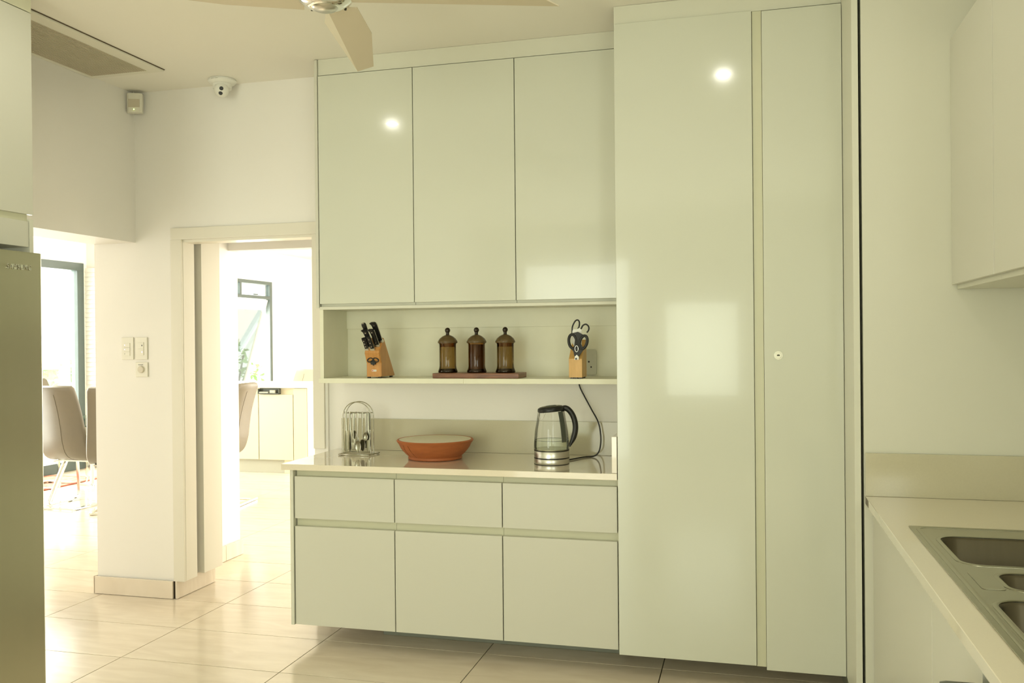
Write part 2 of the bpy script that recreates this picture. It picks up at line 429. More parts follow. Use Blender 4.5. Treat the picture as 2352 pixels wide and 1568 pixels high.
# upper cabinets
ud = ['gloss white wall cupboard at the left end, beside the doorway', 'gloss white wall cupboard in the middle of the three, above the amber jars',
      'gloss white wall cupboard next to the tall larder, above the scissors block']
for i in range(3):
    x0, x1 = split[i], split[i+1]
    t = thing('wall_cabinet', ud[i], 'cabinet', (x0, YU+.02, 1.735), group='gloss wall cupboards over the niche')
    part('cabinet_body', MB().box(x0+.001, x1-.001, YU+.020, 4.718, 1.735, 2.982, .001), 'edge', t)
    part('door', MB().box(x0+.002, x1-.002, YU, YU+.018, 1.749, 2.980, .0015), 'gloss', t)
solo('end_panel', MB().box(-2.262, -2.245, YU-.002, 4.698, 1.728, 3.066, .001), 'satin', 'tall thin white end panel closing the left side of the wall cupboards', 'panel')
solo('fascia_board', MB().box(-2.243, -.60, YU+.008, YU+.026, 2.985, 3.071, .001), 'edge', 'long cream fascia between the wall cupboards and the ceiling', 'fascia')
# open niche unit
t = thing('niche_shelf', 'open white shelf niche under the wall cupboards holding knives and jars', 'shelf', (-1.42, 4.56, 1.322))
part('side_panel', MB().box(-2.243, -2.222, YU, 4.718, 1.348, 1.718, .001), 'shelfm', t)
part('top_panel', MB().box(-2.243, -.592, YU, 4.718, 1.718, 1.734, .001), 'edge', t)
part('shelf_board', MB().box(-2.252, -1.43, YU-.004, 4.718, 1.322, 1.348, .001), 'shelfm', t)
part('shelf_board', MB().box(-1.4295, -.60, YU-.004, 4.718, 1.322, 1.348, .001), 'shelfm', t)
part('back_batten', MB().box(-2.222, -.60, 4.700, 4.718, 1.617, 1.718, .001), 'shelfm', t)
part('back_panel', MB().box(-2.222, -.60, 4.712, 4.7195, 1.348, 1.617), 'shelfm', t)

# base cabinets
bd = ['white base unit at the left end of the worktop, under the cutlery rack', 'white base unit in the middle, under the clay bowl', 'white base unit beside the tall larder, under the kettle']
for i in range(3):
    x0, x1 = split[i], split[i+1]
    t = thing('base_cabinet', bd[i], 'cabinet', (x0, YD+.05, .12), group='floating base units under the worktop')
    part('cabinet_body', MB().box(x0+.001, x1-.001, YD+.05, 4.70, .122, .895, .001), 'edge', t)
    part('handle_rail', MB().box(x0+.0005, x1-.0005, YD+.028, YD+.052, .855, .898, .001), 'channel', t)
    part('handle_rail', MB().box(x0+.0005, x1-.0005, YD+.028, YD+.052, .600, .656, .001), 'channel', t)
    part('drawer', MB().box(x0+.0025, x1-.0025, YD, YD+.020, .650, .864, .0015), 'satin', t)
    part('door', MB().box(x0+.0025, x1-.0025, YD, YD+.020, .111, .610, .0015), 'satin', t)
solo('end_panel', MB().box(-2.265, -2.247, YD-.004, 4.70, .108, .897, .001), 'edge', 'low white end panel on the left side of the base units', 'panel')
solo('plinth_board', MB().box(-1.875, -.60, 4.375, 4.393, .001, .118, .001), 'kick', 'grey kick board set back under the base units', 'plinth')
# worktop
wt = thing('worktop', 'pale beige polished stone worktop over the three base units', 'worktop', (-1.45, 4.4, .90))
part('slab', MB().box(-2.303, -.590, 4.085, 4.719, .898, .928, .0015), 'quartz', wt)
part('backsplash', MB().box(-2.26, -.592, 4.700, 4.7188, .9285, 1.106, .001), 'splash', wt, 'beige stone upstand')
part('side_upstand', MB().box(-.616, -.592, 4.10, 4.699, .9285, 1.096, .001), 'quartz', wt)

# tall units
tc_ = thing('tall_cabinet', 'wide floor-to-ceiling gloss white larder cupboard next to the niche', 'cabinet', (-.28, 4.40, .09))
part('cabinet_body', MB().box(-.586, .063, YT+.031, 4.715, .10, 2.986, .001), 'edge', tc_)
part('door', MB().box(-.586, .0215, YT, YT+.020, .100, 2.985, .002), 'gloss', tc_)
part('handle_channel', MB().box(.0235, .0635, YT+.012, YT+.030, .095, 2.985, .001), 'channel', tc_)
tc_ = thing('tall_cabinet', 'narrower floor-to-ceiling white cupboard with a round key lock', 'cabinet', (.23, 4.40, .09))
part('cabinet_body', MB().box(.0645, .394, YT+.024, 4.715, .088, 2.986, .001), 'edge', tc_)
part('door', MB().box(.0645, .3935, YT-.004, YT+.018, .086, 2.978, .002), 'gloss', tc_)
lk = part('lock', MB().lathe([(0, .004), (.0185, .004), (.0195, 0), (.0195, -.003)][::-1], (.124, YT-.004, 1.469), 28, 'y').lathe([(.0, .0075), (.0135, .0075), (.0145, .004)][::-1], (.124, YT-.004, 1.469), 28, 'y'), 'chrome', tc_, 'round chrome key lock')
part('keyhole', MB().box(.118, .130, YT-.0125, YT-.0105, 1.467, 1.472).lathe([(.0, .009), (.0025, .009), (.0025, .006)][::-1], (.124, YT-.004, 1.471), 10, 'y'), 'darkedge', lk)
solo('fascia_board', MB().box(-.588, .3955, YT+.016, YT+.036, 2.987, 3.071, .001), 'edge', 'cream fascia above the two tall cupboards, against the ceiling', 'fascia')
solo('filler_panel', MB().box(.3955, .419, 3.715, YT+.5, .085, 3.07, .001), 'edge', 'tall narrow return panel between the lockable cupboard and the side wall', 'panel')
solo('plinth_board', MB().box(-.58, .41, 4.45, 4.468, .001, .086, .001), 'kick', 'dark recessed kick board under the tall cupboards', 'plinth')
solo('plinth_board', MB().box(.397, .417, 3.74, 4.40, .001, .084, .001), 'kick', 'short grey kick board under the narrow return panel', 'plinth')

# ------------------------------------------------------------------ sink run on the right
XF = .455
sb = thing('base_cabinet', 'white sink base unit below the steel sink, in the right corner', 'cabinet', (.76, 3.1, .1))
part('cabinet_body', MB().box(XF+.022, 1.078, 1.98, 3.716, .10, .70, .001), 'edge', sb)
part('filler', MB().box(XF+.006, XF+.024, 3.663, 3.716, .10, .895, .001), 'satin', sb)
part('filler', MB().box(XF+.002, XF+.022, 3.601, 3.660, .10, .892, .001), 'satin', sb)
part('door', MB().box(XF, XF+.020, 2.532, 3.597, .10, .889, .0015), 'satin', sb)
part('door', MB().box(XF, XF+.020, 2.005, 2.528, .10, .872, .0015), 'satin', sb)
solo('plinth_board', MB().box(XF+.06, XF+.078, 1.3, 3.70, .001, .099, .001), 'kick', 'grey kick board under the sink units', 'plinth')
CT = .929
outer = [(.432, 1.0), (1.078, 1.0), (1.078, 3.718), (.432, 3.718)]
sx0, sx1, sy0, sy1 = .497, 1.01, 1.80, 3.145
hole = rrect(sx0+.02, sx1-.02, sy0+.02, sy1-.02, .03, 4)
wt = thing('worktop', 'pale beige stone worktop around the steel sink, right edge of the room', 'worktop', (.75, 2.4, .90))
part('slab', plate(outer, [hole], .898, CT, .0015), 'quartz', wt)
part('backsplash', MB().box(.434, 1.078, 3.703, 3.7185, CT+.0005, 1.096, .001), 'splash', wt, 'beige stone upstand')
# sink
sk = thing('kitchen_sink', 'stainless steel sink with two large bowls and a small one between', 'sink', ((sx0+sx1)/2, 2.5, CT))
bowls = [(.555, .965, 2.640, 2.995, .055), (.612, .90, 2.395, 2.560, .045), (.545, .965, 1.90, 2.300, .055)]
holes = [rrect(b[0], b[1], b[2], b[3], b[4], 7) for b in bowls]
rim = plate(rrect(sx0, sx1, sy0, sy1, .006, 2), holes, CT, CT+.004, .0012)
part('sink_deck', rim, 'sinksteel', sk)
# pressed rolls on the deck
def loop_tube(lp, z, r): return MB().tube([(x, y, z) for x, y in lp], r, 8, True)
rb = MB()
rb.merge(loop_tube(rrect(sx0+.022, sx1-.022, sy0+.022, sy1-.022, .03, 6), CT+.0035, (.007, .003)))
part('raised_rim', rb, 'sinksteel', sk)
for b in bowls:
    part('bowl_lip', loop_tube(rrect(b[0]-.006, b[1]+.006, b[2]-.006, b[3]+.006, b[4]+.006, 7), CT+.004, (.007, .0025)), 'sinksteel', sk)
part('drainer_panel', plate(rrect(.545, .600, 2.395, 2.565, .012, 5), [], CT+.004, CT+.0054, .0006), 'sinksteel', sk)
for i, b in enumerate(bowls):
    depth = (.17, .10, .17)[i]; mb = MB(); loops = []
    for ins, z in ((0, .002), (.004, -.004), (.010, -depth+.035), (.018, -depth+.012), (.040, -depth)):
        loops.append([(x, y, CT+z) for x, y in rrect(b[0]+ins, b[1]-ins, b[2]+ins, b[3]-ins, max(b[4]-ins*.4, .02), 7)])
    n = len(loops[0]); vs = [p for l in loops for p in l]; fs = []
    for k in range(len(loops)-1):
        for q in range(n): fs.append((k*n+q, k*n+(q+1) % n, (k+1)*n+(q+1) % n, (k+1)*n+q))
    fs.append(tuple((len(loops)-1)*n+q for q in range(n)))
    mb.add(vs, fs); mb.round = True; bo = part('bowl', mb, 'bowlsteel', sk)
    part('drain', MB().lathe([(0, .004), (.03, .004), (.038, .001)][::-1], ((b[0]+b[1])/2, (b[2]+b[3])/2, CT-depth), 20), 'chrome', bo)
# dishwasher below the near end, door tipped a little open
dwn = thing('dishwasher', 'dark grey dishwasher standing slightly open under the sink worktop', 'dishwasher', (.6, 1.6, .1))
part('dishwasher_body', MB().box(.478, 1.07, 1.38, 1.975, .10, .735, .004), 'greyp', dwn)
part('dishwasher_door', MB().box(.362, .450, 1.385, 1.975, .12, .858, .018), 'dgrey', dwn)
part('control_strip', MB().box(.404, .446, 1.41, 1.95, .8585, .8605, .0005), 'black', dwn)
# wall cupboards at the right
ru = ['white wall cupboard in the right corner over the sink', 'white wall cupboard at the right edge, nearer than the corner one']
for i, (y0, y1) in enumerate(((3.103, 3.700), (2.50, 3.100))):
    t = thing('wall_cabinet', ru[i], 'cabinet', (.91, (y0+y1)/2, 1.725), group='wall cupboards over the sink')
    part('cabinet_body', MB().box(.767, 1.078, y0, y1+(.018 if i == 0 else 0), 1.725, 2.674, .001), 'edge', t)
    part('door', MB().box(.745, .765, y0+.002, y1-.002, 1.742, 2.670, .0015), 'satin', t)
solo('filler_panel', MB().box(.748, .766, 3.701, 3.7185, 1.742, 2.672, .001), 'edge', 'slim vertical filler between the corner wall cupboard and the wall', 'panel')

# ------------------------------------------------------------------ fridge column on the left
FX = -2.98
t = thing('tall_cabinet', 'white cupboard housing built above the fridge at the left edge', 'cabinet', (-3.3, 2.8, 1.95))
part('side_panel', MB().box(-3.61, FX, 3.182, 3.203, .02, 2.085, .001), 'edge', t)
part('upper_body', MB().box(-3.61, FX-.02, 2.40, 3.181, 1.965, 2.985, .001), 'edge', t)
part('door', MB().box(FX-.02, FX, 2.42, 3.203, 2.105, 2.972, .001), 'satin', t)
part('door', MB().box(FX-.022, FX-.002, 2.42, 3.178, 1.965, 2.075, .001), 'satin', t)
part('handle_rail', MB().box(FX-.03, FX-.012, 2.42, 3.181, 2.075, 2.105, .001), 'channel', t)
part('fascia', MB().box(FX-.03, FX-.001, 2.40, 3.205, 2.976, 3.071, .001), 'channel', t)
fx = -2.90
t = thing('fridge', 'tall stainless steel fridge freezer at the left edge of the room', 'fridge', (-3.2, 2.8, 0))
part('fridge_body', MB().box(-3.59, fx-.05, 2.47, 3.150, .03, 1.915, .004), 'greyp', t)
part('door', MB().box(fx-.048, fx, 2.46, 3.160, .09, 1.933, .006), 'fridge', t)
LM = Matrix.Translation((fx+.0012, 3.036, 1.866)) @ Matrix.Rotation(PI/2, 4, 'Z') @ FRONT
part('lettering', text_mb('SAMSUNG', .031, .0035, LM, .84, 1.12), 'steel', t, 'raised maker lettering near the top of the door')
part('foot', MB().lathe([(.02, .0), (.02, .035)], (fx-.10, 3.10, 0), 12), 'black', t)
part('foot', MB().lathe([(.02, .0), (.02, .035)], (fx-.10, 2.52, 0), 12), 'black', t)

# ------------------------------------------------------------------ ceiling: vent, fan, camera, sensor
vt = thing('air_vent', 'long slatted air conditioning grille in the ceiling at top left', 'vent', (-3.38, 3.3, H))
fr = MB()
x0, x1, y0, y1 = -3.618, -3.143, 2.30, 4.335; ix0, ix1, iy1 = -3.590, -3.225, 4.295
for a in ((x0, ix0, y0, y1), (ix1, x1, y0, y1), (ix0, ix1, iy1, y1), (ix0, ix1, y0, y0+.04)): fr.box(a[0], a[1], a[2], a[3], H-.012, H-.001, .002)
part('frame', fr, 'plastic', vt)
part('frame_gap', MB().box(x1-.001, x1+.006, y0, y1, H-.004, H-.0005), 'ventd', vt)
part('backing', MB().box(ix0, ix1, y0+.04, iy1, H-.003, H-.0005), 'ventd', vt)
ns = 27; pitch = (ix1-ix0)/ns
sm = MB().box(-.0034, .0034, 0, iy1-y0-.04, -.0118, -.0012)
sl = part('slat', sm, 'vent', vt, local=True)
for k in range(ns):
    o = sl if k == 0 else sl.copy()
    if k: COL.objects.link(o)
    o.location = (ix0+pitch*(k+.5)+3.38, y0+.04-3.3, 0)

FC = (-1.43, 2.875)
fn = thing('ceiling_fan', 'four-blade beige ceiling fan with a chrome hub', 'fan', (FC[0], FC[1], 2.70))
part('canopy', MB().lathe([(.012, 2.86), (.012, 3.02), (.05, 3.03), (.06, H-.001)], (*FC, 0), 24), 'chrome', fn)
hb = part('motor_housing', MB().lathe([(0, 2.722), (.05, 2.722), (.066, 2.727), (.094, 2.746), (.103, 2.765), (.100, 2.80), (.07, 2.86), (.0, 2.865)], (*FC, 0), 40), 'chrome', fn)
part('hub_cap', MB().lathe([(0, 2.713), (.038, 2.714), (.045, 2.722)], (*FC, 0), 32), 'steel', hb)
for k in range(4):
    a = math.radians(59+90*k)
    part('screw', MB().lathe([(0, -.004), (.004, -.004), (.005, .004), (.005, .008)], (FC[0]+.085*math.cos(a), FC[1]+.085*math.sin(a), 2.738), 10), 'darkedge', hb)
# blade in local coordinates: u along the arm, v across
bl = MB()
top = [(.07, -.010, .045), (.07, .100, .045), (.343, .106, .045), (.757, .043, .045), (.829, -.040, .045)]
bl.add([(u, v, z) for u, v, z in top]+[(u, v, z+.004) for u, v, z in top], [(4, 3, 2, 1, 0), (5, 6, 7, 8, 9)]+[(i, (i+1) % 5, (i+1) % 5+5, i+5) for i in range(5)])
fo = MB(); tri = [(.07, -.010, .045), (.829, -.040, .045), (.27, -.062, .065)]
fo.add(tri+[(u, v, z+.004) for u, v, z in tri], [(0, 1, 2), (5, 4, 3), (0, 1, 4, 3), (1, 2, 5, 4), (2, 0, 3, 5)])
b0 = None
for ang in (104, 17, -76, 208):
    a = math.radians(ang)
    # v axis points to the right of u
    R = Matrix(((math.cos(a), math.sin(a), 0, 0), (math.sin(a), -math.cos(a), 0, 0), (0, 0, 1, 0), (0, 0, 0, 1)))
    m1 = MB().merge(bl).xf(R); m2 = MB().merge(fo).xf(R)
    b = part('blade', m1, 'fan', fn, local=True); part('blade_fold', m2, 'fan_lit', b, local=True)

cm = thing('security_camera', 'small white turret security camera on the ceiling above the doorway wall', 'camera', (-2.945, 4.60, H))
part('base_plate', MB().lathe([(.0, -.001), (.077, -.001), (.080, -.012), (.070, -.024), (.055, -.030), (.052, -.055), (.0, -.055)], (-2.945, 4.60, H), 36), 'plasticw', cm)
Rv = Vector((-.0, -1, -.35)).normalized()
BC = Vector((-2.935, 4.575, H-.066)); BR = .043; AIM = Vector((.46, -.84, -.28)).normalized()
hd = part('camera_ball', MB().ball(BC, BR, 28), 'plasticw', cm)
side = AIM.cross(Vector((0, 0, 1))).normalized(); upv = side.cross(AIM)
for a_, b_ in ((-.002, .009), (.003, -.017)):
    d = (AIM*math.sqrt(BR**2-a_*a_-b_*b_)+side*a_+upv*b_)
    mb = MB().lathe([(0, .0025), (.0095, .0025), (.0115, 0), (.0115, -.02)][::-1], (0, 0, 0), 22)
    mb.xf(Matrix.Translation(BC+d) @ AIM.to_track_quat('Z', 'Y').to_matrix().to_4x4()); part('lens', mb, 'black', hd)
part('lettering', text_mb('provision', .011, .0004, Matrix.Translation((-2.945, 4.521, H-.010)) @ FRONT), 'greyp', cm)

pr_ = thing('motion_sensor', 'small white motion sensor mounted high in the left corner', 'sensor', (-3.572, 4.655, 2.935))
R45 = Matrix.Translation((-3.572, 4.645, 0)) @ Matrix.Rotation(math.radians(22), 4, 'Z')
hs = MB().prism([(-.044, .02), (-.044, -.012), (-.03, -.024), (.03, -.024), (.044, -.012), (.044, .02)], 'z', 2.936, 3.050); hs.xf(R45)
part('housing', hs, 'plastic', pr_)
part('sensor_window', MB().box(-.033, .033, -.0265, -.023, 2.965, 3.014, .001).xf(R45), 'vent', pr_)
part('indicator_light', MB().ball((0.0, -.0255, 2.952), .003, 8).xf(R45), emit('green_led', (.75, 1, .3), 3), pr_)
part('cable', MB().tube([(-3.60, 4.66, 3.045), (-3.595, 4.665, 3.071)], .003, 6), 'plastic', pr_)

# ------------------------------------------------------------------ switches
def faceplate(name, x0, x1, z0, z1, label, cat, group=None, m='plastic', y=YB):
    t = thing(name, label, cat, ((x0+x1)/2, y, (z0+z1)/2), group=group)
    part('cover_plate', MB().box(x0, x1, y-.009, y-.0005, z0, z1, .003), m, t); return t
t = faceplate('light_switch', -3.722, -3.639, 1.446, 1.582, 'cream light switch with three rockers, left of the pair', 'switch')
for k in range(3):
    z = 1.548-.0265*k; r = part('rocker', MB().box(-3.704, -3.662, YB-.0125, YB-.0085, z-.0255, z-.001, .001), 'plastic', t)
    part('marker', MB().box(-3.700, -3.695, YB-.0132, YB-.0122, z-.016, z-.011), emit('neon_dot', (.8, .72, 1), .9) if k < 2 else M['greyp'], r)
t = faceplate('light_switch', -3.626, -3.541, 1.446, 1.582, 'cream light switch with two rockers, right of the pair', 'switch')
for k in range(2):
    z = 1.552-.040*k; r = part('rocker', MB().box(-3.606, -3.564, YB-.0125, YB-.0085, z-.039, z-.001, .001), 'plastic', t)
    part('marker', MB().box(-3.577, -3.572, YB-.0132, YB-.0122, z-.024, z-.016), emit('neon_dot', (.8, .72, 1), .9) if k == 1 else M['blackm'], r)
t = faceplate('thermostat', -3.624, -3.539, 1.340, 1.430, 'cream dial thermostat directly below the two-rocker switch', 'thermostat', m='plastic')
part('dial', MB().lathe([(0, .012), (.019, .012), (.021, .009), (.021, 0)][::-1], (-3.583, YB-.008, 1.386), 28, 'y'), 'leatherc', t)
part('lettering', text_mb('Honeywell', .0075, .0003, Matrix.Translation((-3.588, YB-.0095, 1.415)) @ FRONT), 'blackm', t)

# ------------------------------------------------------------------ niche objects
ZS = 1.348
# knife block
kb = thing('knife_block', 'slanted orange beech knife block on the niche shelf, left end', 'knife block', (-1.937, 4.50, ZS))
kx0, kx1, ky = -1.982, -1.896, 4.432
prof = [(0, .008), (0, .080), (-.026, .135), (-.022, .147), (.030, .216), (.038, .214), (.186, .012), (.183, .008)]
bm = bmesh.new(); vs = [bm.verts.new((kx0, ky+d, ZS+z)) for d, z in prof]; f = bm.faces.new(vs)
ex = bmesh.ops.extrude_face_region(bm, geom=[f])
for v in [e for e in ex['geom'] if isinstance(e, bmesh.types.BMVert)]: v.co.x = kx1
bmesh.ops.bevel(bm, geom=[e for e in bm.edges if abs(e.verts[0].co.x-e.verts[1].co.x) < 1e-6], offset=.003, segments=2, affect='EDGES')
part('block', MB().frombm(bm), 'beech', kb)
for fx_, fy_ in ((kx0+.010, .012), (kx1-.014, .012), (kx0+.010, .165), (kx1-.014, .165)):
    part('foot', MB().box(fx_-.007, fx_+.007, ky+fy_-.008, ky+fy_+.008, ZS+.0005, ZS+.009), 'black', kb)
part('maker_label', MB().box(-1.951, -1.925, ky-.0012, ky+.0005, ZS+.036, ZS+.046), 'plasticw', kb, 'small white maker label with a red mark')
part('label_mark', MB().box(-1.949, -1.943, ky-.0018, ky-.0011, ZS+.0385, ZS+.0435), mat('red_mark', (.45, .03, .03), .5), kb.children[-1])
part('label_text', MB().box(-1.941, -1.928, ky-.0018, ky-.0011, ZS+.040, ZS+.042), 'greyp', kb.children[-1])
# direction of the slots
kdir = Vector((0, -.50, .866))
def knife(name, x, d, ln, w, th, label, curve=.0, rivets=3, tip_hook=True, lean=0):
    """handle coming out of the slot face at depth d"""
    z = .147+(d+.022)*(.069/.052)
    base = Vector((x, ky+d, ZS+z-.002))
    dr = Vector((lean, kdir.y, kdir.z)).normalized()
    t = thing(name, label, 'knife', base, group='black riveted knives in the beech block')
    thk = (Vector((0, dr.z, -dr.y))-dr*Vector((0, dr.z, -dr.y)).dot(dr)).normalized()   # handle thickness, away from the room
    wid = thk.cross(dr)
    Mx = Matrix((thk, wid, dr)).transposed().to_4x4()
    bl_ = MB().box(-th*.5, th*.5, -w*.55, w*.55, -.004, .010, .001); bl_.xf(Mx); part('bolster', bl_, 'steel', t, local=True)
    pts = [(-.42*w, .010), (-.46*w, ln*.35), (-.40*w, ln*.6), (-.52*w, ln*.85), (-.80*w if tip_hook else -.5*w, ln*.97), (-.45*w, ln), (.2*w, ln*.985), (.46*w, ln*.9), (.48*w, ln*.5), (.46*w, .010)]
    h = MB(); n = len(pts)
    h.add([(-th/2, a, b) for a, b in pts]+[(th/2, a, b) for a, b in pts], [tuple(range(n)), tuple(range(2*n-1, n-1, -1))]+[(i, (i+1) % n, (i+1) % n+n, i+n) for i in range(n)])
    bm = bmesh.new(); vv = [bm.verts.new(v) for v in h.v]; [bm.faces.new([vv[i] for i in f]) for f in h.f]
    bmesh.ops.recalc_face_normals(bm, faces=bm.faces[:])
    bmesh.ops.bevel(bm, geom=[e for e in bm.edges if abs(e.verts[0].co.x-e.verts[1].co.x) < 1e-6], offset=th*.22, segments=2, affect='EDGES')
    h = MB().frombm(bm); h.xf(Mx); hh = part('handle', h, 'black', t, local=True)
    tg = MB().box(-th*.10, th*.10, -.44*w, .53*w, .01, ln*.93); tg.xf(Mx); part('tang', tg, 'steel', t, local=True)
    if rivets:
        for k in range(rivets):
            zz = .022+(ln-.04)*k/(rivets-1 if rivets > 1 else 1)
            for sgn in (0,):
                rv = MB().lathe([(0, .0012), (.0024, .0012), (.0028, 0)][::-1], (0, 0, 0), 10)
                rv.xf(Mx @ Matrix.Translation((-th/2, 0, zz)) @ Matrix.Rotation(-PI/2, 4, 'Y')); part('rivet', rv, 'chrome', hh, local=True)
    return t
t = thing('sharpening_steel', 'black round-handled sharpening steel at the back left of the knife block', 'knife sharpener', (-1.962, ky+.014, ZS+.190))
Mx = Vector((-.14, kdir.y, kdir.z)).normalized().to_track_quat('Z', 'Y').to_matrix().to_4x4()
part('handle', MB().lathe([(.007, 0), (.009, .02), (.0105, .06), (.0125, .100), (.013, .112), (.010, .120), (0, .121)], (0, 0, 0), 18).xf(Mx), 'black', t, local=True)
part('end_cap', MB().lathe([(0, .1225), (.006, .1222), (.0065, .120)][::-1], (0, 0, 0), 14).xf(Mx), 'steel', t, local=True)
knife('kitchen_knife', -1.908, .016, .120, .031, .018, 'largest black knife, upper right slot of the block', rivets=3, lean=-.10)
knife('kitchen_knife', -1.918, -.001, .104, .028, .016, 'second largest black knife, just in front of the largest', rivets=2, lean=-.10)
knife('kitchen_knife', -1.957, .000, .100, .030, .016, 'medium black knife in front of the sharpening steel', rivets=3, lean=-.10)
knife('kitchen_knife', -1.937, -.0165, .084, .023, .013, 'small black knife with bright rivets, front right of the block', rivets=3, tip_hook=False, lean=-.09)
knife('paring_knife', -1.970, -.0165, .074, .020, .012, 'shortest black paring knife, front left of the block', rivets=3, tip_hook=False, lean=-.08)
knife('paring_knife', -1.962, -.009, .066, .018, .012, 'black paring knife pressed behind the shortest one', rivets=2, tip_hook=True, lean=-.14)
# scissors in the block front
t = thing('kitchen_scissors', 'black-handled scissors slotted in the front of the knife block', 'scissors', (-1.939, ky, ZS+.088))
for sx_ in (-1, 1):
    c = (-1.939+sx_*.0165, ky-.010, ZS+.098)
    part('handle_loop', MB().tube([(c[0]+.0135*math.cos(a)*1.1, c[1]-.003, c[2]+.0105*math.sin(a)-sx_*0+.003*sx_*math.cos(a)*-1) for a in [2*PI*k/20 for k in range(20)]], .0032, 8, True), 'black', t)
part('shank', MB().prism([(-1.955, ZS+.088), (-1.939, ZS+.098), (-1.923, ZS+.088), (-1.927, ZS+.074), (-1.936, ZS+.073), (-1.939, ZS+.068), (-1.942, ZS+.073), (-1.952, ZS+.074)], 'y', ky-.013, ky-.002), 'black', t)

# board with three jars
bd_ = solo('wooden_board', MB().box(-1.608, -1.140, 4.43, 4.60, ZS+.0005, ZS+.027, .003), 'walnut', 'dark walnut board on the niche shelf carrying three amber jars', 'board', loc=(-1.37, 4.515, ZS))
ZJ = ZS+.0275
jl = ['smoked glass jar with a domed lid, left of the three on the board', 'darker amber filled jar with a domed lid, in the middle of the three', 'smoked glass jar with a domed lid, right of the three on the board']
for i, (x, gm) in enumerate(((-1.556, 'smoke'), (-1.395, 'smoke2'), (-1.237, 'smoke'))):
    t = thing('storage_jar', jl[i], 'jar', (x, 4.53, ZJ), group='amber glass jars on the walnut board')
    c = (x, 4.53, ZJ)
    part('jar_body', MB().shell([(.0, .0), (.050, .0), (.0525, .004), (.0505, .012), (.0465, .022), (.0445, .035), (.0445, .150), (.0465, .153), (.0465, .157)], c, 40), gm, t)
    part('jar_foot', MB().lathe([(.0, .0012), (.049, .0012), (.0515, .005), (.0495, .012), (.046, .019), (.030, .012), (0, .010)], c, 40), 'smoked', t)
    ld = part('jar_lid', MB().lathe([(.0, .156), (.051, .156), (.0535, .160), (.052, .167), (.044, .180), (.030, .192), (.016, .199), (.0, .202)], c, 40), 'smokelid', t)
    part('lid_knob', MB().lathe([(.013, .198), (.0095, .202), (.0085, .207), (.0095, .212)]+[(.0145*math.cos(q), .2245+.0145*math.sin(q)) for q in (-.8, -.5, -.2, .1, .4, .7, 1.0, 1.3)]+[(0, .2392)], c, 24), 'smoked', ld)
    if i == 1:
        part('jar_contents', MB().lathe([(0, .012), (.040, .012), (.0395, .030), (.0395, .148), (0, .150)], c, 32), mat('amber_contents', (.10, .048, .010), .3, var=.5, vscale=9), t)
    if i != 1:
        part('lid_collar', MB().shell([(.0438, .136), (.0438, .156)], c, 36), 'smoke2', t)

# utensil block
ub = thing('utensil_block', 'small light beech block holding scissors at the right end of the niche', 'utensil block', (-.84, 4.50, ZS))
ux0, ux1, uy = -.879, -.811, 4.432
prof = [(0, .006), (0, .100), (.105, .196), (.128, .196), (.128, .006)]
bm = bmesh.new(); vs = [bm.verts.new((ux0, uy+d, ZS+z)) for d, z in prof]; f = bm.faces.new(vs)
ex = bmesh.ops.extrude_face_region(bm, geom=[f])
for v in [e for e in ex['geom'] if isinstance(e, bmesh.types.BMVert)]: v.co.x = ux1
bmesh.ops.bevel(bm, geom=bm.edges[:], offset=.0012, segments=1, affect='EDGES')
part('block', MB().frombm(bm), 'beech_light', ub)
for fx_, fy_ in ((ux0+.014, .012), ((ux0+ux1)/2, .012), (ux1-.012, .012), (ux0+.014, .11), (ux1-.012, .11)):
    part('foot', MB().box(fx_-.008, fx_+.008, uy+fy_-.006, uy+fy_+.006, ZS+.0005, ZS+.007), 'black', ub)
def ring(cx, cy, cz, rx, rz, r, tilt=0, y2=0): 
    out = []
    for k in range(28):
        a = 2*PI*k/28; u, v = rx*math.cos(a), rz*math.sin(a)
        out.append((cx+u*math.cos(tilt)-v*math.sin(tilt), cy+y2*v, cz+u*math.sin(tilt)+v*math.cos(tilt)))
    return MB().tube(out, r, 10, True)
# big black shears in front
sy = 4.425
t = thing('kitchen_shears', 'large black kitchen shears with chrome bottle-opener centre in the light block', 'scissors', (-.838, sy, ZS+.11))
sc = Vector((-.835, sy, 0))
part('handle_loop', ring(-.857, sy, ZS+.188, .0195, .035, .0074, .10), 'blackm', t)
part('handle_loop', ring(-.8025, sy, ZS+.183, .0185, .034, .0074, -.30), 'blackm', t)
part('handle_bridge', MB().prism([(-.872, ZS+.165), (-.850, ZS+.150), (-.842, ZS+.225), (-.862, ZS+.228), (-.83, ZS+.236), (-.805, ZS+.222), (-.818, ZS+.205), (-.816, ZS+.175), (-.806, ZS+.160), (-.792, ZS+.160), (-.800, ZS+.148), (-.822, ZS+.118), (-.826, ZS+.112), (-.848, ZS+.112), (-.852, ZS+.135)][::1], 'y', sy-.004, sy+.006), 'blackm', t)
part('opener_ring', ring(-.836, sy-.006, ZS+.151, .0085, .015, .0018), 'chrome', t)
part('blade_tip', MB().prism([(-.849, ZS+.096), (-.826, ZS+.096), (-.826, ZS+.110), (-.835, ZS+.121), (-.845, ZS+.113)], 'y', sy-.005, sy+.006), 'plasticw', t)
part('pivot', MB().lathe([(0, .003), (.005, .003), (.005, 0)][::-1], (-.839, sy-.005, ZS+.101), 14, 'y'), 'black', t)
